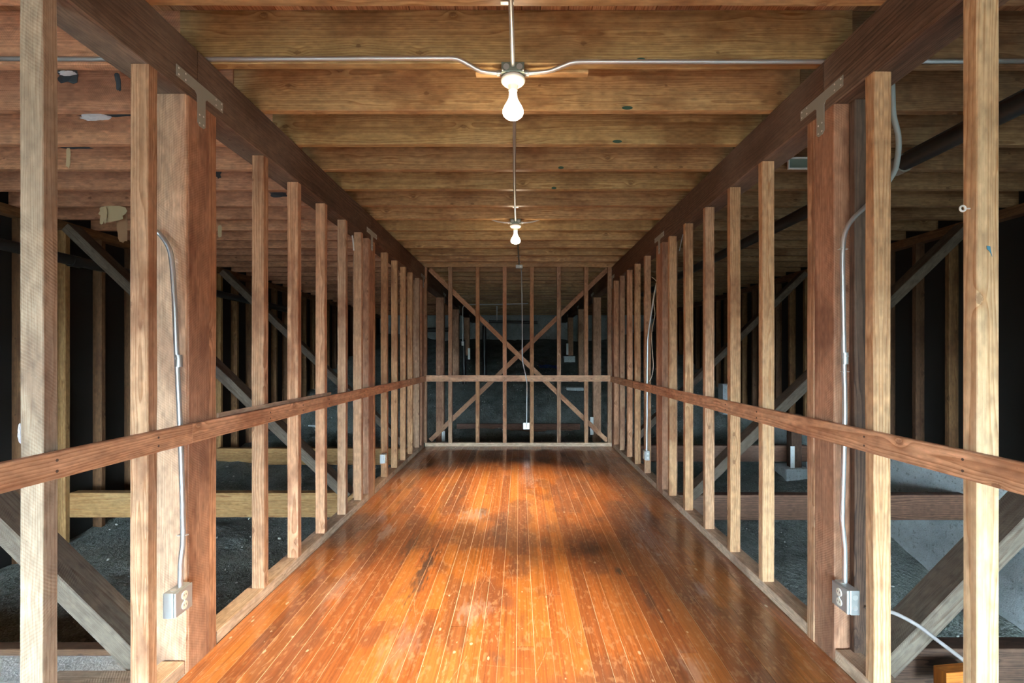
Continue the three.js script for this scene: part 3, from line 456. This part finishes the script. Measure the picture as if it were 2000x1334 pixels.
{
  const q = (a, b, z) => V(px(a, z), py(b, z), z);
  conduit('drain_pipe', [q(905, 664, 10.9), q(906, 700, 10.9), q(907, 750, 10.9)], 0.045, mBlackPipe, 'black vertical pipe below the small switch box behind the end wall', 'pipe');
  conduit('drain_pipe', [q(946, 636, 12), q(946, 690, 12), q(947, 738, 12)], 0.05, mBlackPipe, 'black vertical pipe between the left end-wall studs', 'pipe');
  conduit('drain_pipe', [q(832, 644, 12), q(892, 644, 12)], 0.055, mBlackPipe, 'black horizontal pipe far back at left', 'pipe');
  conduit('drain_pipe', [q(955, 628, 13), q(1010, 629, 13), q(1050, 630, 13)], 0.04, mBlackPipe, 'black horizontal pipe under the joists at the far back', 'pipe');
  conduit('wall_conduit', [q(912, 595, 9.9), q(970, 594.5, 9.9), q(1031, 593, 9.9)], 0.011, mSteel, 'thin horizontal conduit under the joists behind the end wall');
  conduit('wall_conduit', [q(908, 597, 9.9), q(904, 602, 9.9), q(904, 640, 9.9), q(904, 666, 9.9)], 0.010, mSteel, 'thin vertical conduit behind the left part of the end wall');
  conduit('hanger_rod', [q(970.5, 598, 10.5), q(970.5, 626, 10.5)], 0.014, mWhiteMetal, 'short pale hanger rod under the far joists', 'hanger');
  const sb = tag(group('switch_box', {}, q(904, 671, 9.9)), 'small white switch box on the conduit behind the end wall', 'box'); addMesh(sb, 'body', bevelBox(0.05, 0.09, 0.05, 0.004), mWhiteMetal); addMesh(sb, 'toggle', new THREE.BoxGeometry(0.008, 0.02, 0.012), mCream, new THREE.Vector3(0, 0, 0.03));
  // post base straps and piers
  const strapAt = (a, b, h, z, label) => { const o = tag(group('post_base_strap', {}, q(a, b, z)), label, 'strap'); addMesh(o, 'plate', bevelBox(0.062, h, 0.004, 0.0015), mWhiteMetal); for (const k of [-0.3, 0, 0.3]) addMesh(o, 'bolt', new THREE.CylinderGeometry(0.009, 0.009, 0.008, 8).rotateX(Math.PI / 2), mNail, new THREE.Vector3(0, k * h, 0.004)); };
  strapAt(866, 852, 0.2, 8.84, 'white metal strap low on the far left post behind the end wall');
  strapAt(1156, 832, 0.33, 8.84, 'white metal strap low on the far right post behind the brace');
  strapAt(916, 691, 0.32, 13.38, 'white metal strap on the farthest left post');
  strapAt(1108, 682, 0.32, 13.38, 'white metal strap on the farthest right post');
  strapAt(1548, 893, 0.32, 6.9, 'galvanized strap at the end of the dark right girder');
  const pier = (a, b, w, h, z, label) => tag(block(scene, 'concrete_pier', px(a, z) - w / 2, px(a, z) + w / 2, py(b, z) - h, py(b, z), z - 0.05, z + w, mConcrete, 0.015), label, 'pier');
  pier(897, 776, 0.32, 0.3, 11.0, 'concrete pier under the far left post');
  pier(1123, 757, 0.40, 0.5, 11.0, 'concrete pier under the far right post');
  pier(1112, 695, 0.32, 0.3, 13.3, 'small concrete pier under the farthest right post');
  pier(1556, 915, 0.36, 0.6, 6.95, 'concrete pier under the dark stub post on the right');
  pier(612, 830, 0.17, 0.6, 9.3, 'narrow pale concrete pier behind the left studs');
  pier(1418, 750, 0.17, 0.6, 9.3, 'narrow pale concrete pier behind the right studs');
  tag(sawn(scene, 'stub_post', px(1546, 7.0) , px(1566, 7.0), py(914, 7.0), py(810, 7.0), 7.0, 7.13, M.postDark), 'dark stub post behind the right studs', 'post').position.z += 0.0;
  // crumpled blue tarp
  const g = new THREE.PlaneGeometry(0.52, 0.4, 26, 18), p = g.attributes.position; g.rotateX(-Math.PI / 2);
  const c0 = V(px(1072, 12.4), 0, 12.4);
  for (let i = 0; i < p.count; i++) { const x = p.getX(i), z = p.getZ(i); p.setY(i, groundY(c0.x + x, 12.4 - z) + 0.05 + 0.09 * fbm(x * 7 + 3, z * 7, 3)); } g.computeVertexNormals();
  tag(addMesh(scene, 'tarp', g, plain(0.02, 0.07, 0.30, 0.45, 0, { side: THREE.DoubleSide }), c0), 'crumpled blue tarp on the soil far behind the end wall', 'tarp');
}
// ------------------------------------------------------------------ small things
{
  const q = (a, b, z) => V(px(a, z), py(b, z), z);
  const e = tag(group('screw_eye', {}, V(XR - 0.022, py(407, 1.45), 1.452)), 'white screw eye in the bright front right stud', 'hook');
  addMesh(e, 'ring', new THREE.TorusGeometry(0.0085, 0.0028, 10, 24), mWhiteMetal); addMesh(e, 'shank', new THREE.CylinderGeometry(0.0024, 0.0024, 0.02, 8).rotateZ(Math.PI / 2), mWhiteMetal, new THREE.Vector3(0.016, 0, 0));
  const bm = new THREE.Shape(); bm.moveTo(-0.006, 0.012); bm.lineTo(0.005, 0.010); bm.lineTo(0.006, 0); bm.lineTo(0.011, -0.022); bm.lineTo(0.002, -0.004); bm.lineTo(-0.005, 0.002); bm.closePath();
  addMesh(wallRight, 'paint_mark', new THREE.ExtrudeGeometry(bm, { depth: 0.0006, bevelEnabled: false }), plain(0.06, 0.22, 0.33, 0.8), V(XR + 0.034, py(488, 1.43), 1.4285)).userData.label = 'small blue paint mark';
  conduit('power_cable', [q(1690, 1185, 2.04), q(1745, 1197, 2.03), q(1790, 1220, 2.02), q(1830, 1250, 2.01), q(1880, 1288, 2.0), q(1950, 1345, 1.95)], 0.008, plain(0.30, 0.27, 0.26, 0.6), 'grey cable sagging across the lower right bay', 'cable');
  // framed vent in the right bay
  const v = tag(group('vent_frame', {}, q(1562, 319, 3.35)), 'small white framed vent under the right-bay joists', 'vent');
  addMesh(v, 'backing', bevelBox(0.16, 0.075, 0.01, 0.002), mBoxGreen, new THREE.Vector3(0, 0, -0.01));
  for (const s of [-1, 1]) { addMesh(v, 'frame_bar', bevelBox(0.17, 0.009, 0.02, 0.002), mWhiteMetal, new THREE.Vector3(0, s * 0.038, 0)); addMesh(v, 'frame_bar', bevelBox(0.009, 0.067, 0.02, 0.002), mWhiteMetal, new THREE.Vector3(s * 0.081, 0, 0)); }
  conduit('hanger_strap', [q(688, 460, 4.1), q(690, 475, 4.1), q(691, 489, 4.1)], 0.006, mWhiteMetal, 'short bright metal strap hanging behind the left header', 'strap');
  conduit('hanger_strap', [q(1334, 458, 4.3), q(1330, 475, 4.3), q(1327, 490, 4.3)], 0.004, mSteel, 'short dull metal strap hanging behind the right header', 'strap');
  // torn building paper and insulation tufts left on the left-bay joists
  function scrap(a, b, z, w, h, mat, label, k) {
    const n = 18, s = new THREE.Shape(), pts = [];
    for (let i = 0; i < n; i++) { const t = i / n * 2 * Math.PI, c = Math.cos(t), d = Math.sin(t), m = 1 / Math.max(Math.abs(c), Math.abs(d)); const j = 0.72 + 0.4 * hash(i, k); pts.push([c * m * j * w / 2, d * m * (d > 0 ? 1 : j) * h / 2]); }
    s.moveTo(...pts[0]); for (const p of pts.slice(1)) s.lineTo(...p); s.closePath();
    const g = new THREE.ExtrudeGeometry(s, { depth: 0.0012, bevelEnabled: false, steps: 1 }), p = g.attributes.position; for (let i = 0; i < p.count; i++) p.setZ(i, p.getZ(i) + 0.012 * noise(p.getX(i) * 30 + k, p.getY(i) * 30)); g.computeVertexNormals();
    return tag(addMesh(scene, 'paper_scrap', g, mat, q(a, b, z)), label, 'scrap');
  }
  const mTar = plain(0.022, 0.024, 0.03, 0.6), mKraft = plain(0.62, 0.47, 0.28, 0.85);
  scrap(133, 148, zj(0) + 0.06, 0.10, 0.085, mTar, 'torn black paper scrap hanging under the near left joist', 1);
  scrap(232, 162, zj(0) + 0.06, 0.025, 0.08, mTar, 'narrow black paper shred beside the first left stud gap', 2);
  scrap(215, 223, zj(1) + 0.055, 0.34, 0.03, mTar, 'long black paper edge under the second left joist', 3);
  scrap(150, 287, zj(2) + 0.055, 0.22, 0.03, mTar, 'long torn black paper edge under the third left joist', 4);
  scrap(545, 381, zj(4) + 0.055, 0.16, 0.04, mTar, 'black paper shred behind the third and fourth left studs', 5);
  scrap(428, 341, zj(3) + 0.055, 0.04, 0.06, mTar, 'black paper shred beside the near left post', 6);
  scrap(222, 418, zj(5) - 0.03, 0.24, 0.14, mKraft, 'torn tan kraft paper hanging at the upper left', 7);
  scrap(203, 421, zj(5) - 0.045, 0.06, 0.15, mKraft, 'curled tan paper flap left of the hanging kraft sheet', 8);
  scrap(135, 310, zj(2) + 0.05, 0.03, 0.13, mKraft, 'thin tan paper strip hanging under the third left joist', 9);
  scrap(240, 446, zj(5) + 0.045, 0.10, 0.30, plain(0.42, 0.24, 0.13, 0.95), 'ragged brown insulation tuft hanging behind the first studs', 10);
  scrap(430, 452, zj(6) - 0.005, 0.04, 0.12, mKraft, 'small tan paper flap right of the near left post', 11);
  const mFluff = plain(0.62, 0.60, 0.64, 1);
  for (const [a, b, hh] of [[99, 0, 0]]) { const g = new THREE.IcosahedronGeometry(1, 4), p = g.attributes.position; for (let i = 0; i < p.count; i++) { const t = 0.5 + 0.9 * fbm(p.getX(i) * 5 + 9, p.getY(i) * 5 + p.getZ(i) * 4, 3); p.setXYZ(i, p.getX(i) * t * 0.005, p.getY(i) * t * 0.032, p.getZ(i) * t * 0.008); } g.computeVertexNormals(); tag(addMesh(scene, 'insulation_tuft', g, mFluff, V(XL - SW - 0.003, py(846, 1.4), 1.405)), 'white fluff caught on the edge of the front left stud', 'insulation'); }
  for (const [a, b, n, w, label] of [[185, 228, 1, 0.085, 'white insulation fluff under the second left joist'], [132, 143, 0, 0.04, 'white insulation fluff on the torn black paper']]) {
    const g = new THREE.IcosahedronGeometry(1, 4), p = g.attributes.position; for (let i = 0; i < p.count; i++) { const s = 0.6 + 0.7 * fbm(p.getX(i) * 4 + a, p.getY(i) * 4 + p.getZ(i) * 3, 3); p.setXYZ(i, p.getX(i) * s * w, p.getY(i) * s * w * 0.28, p.getZ(i) * s * 0.014); } g.computeVertexNormals();
    tag(addMesh(scene, 'insulation_tuft', g, mFluff, q(a, b, zj(n) + 0.045)), label, 'insulation');
  }
}
renderer.render(scene, camera);
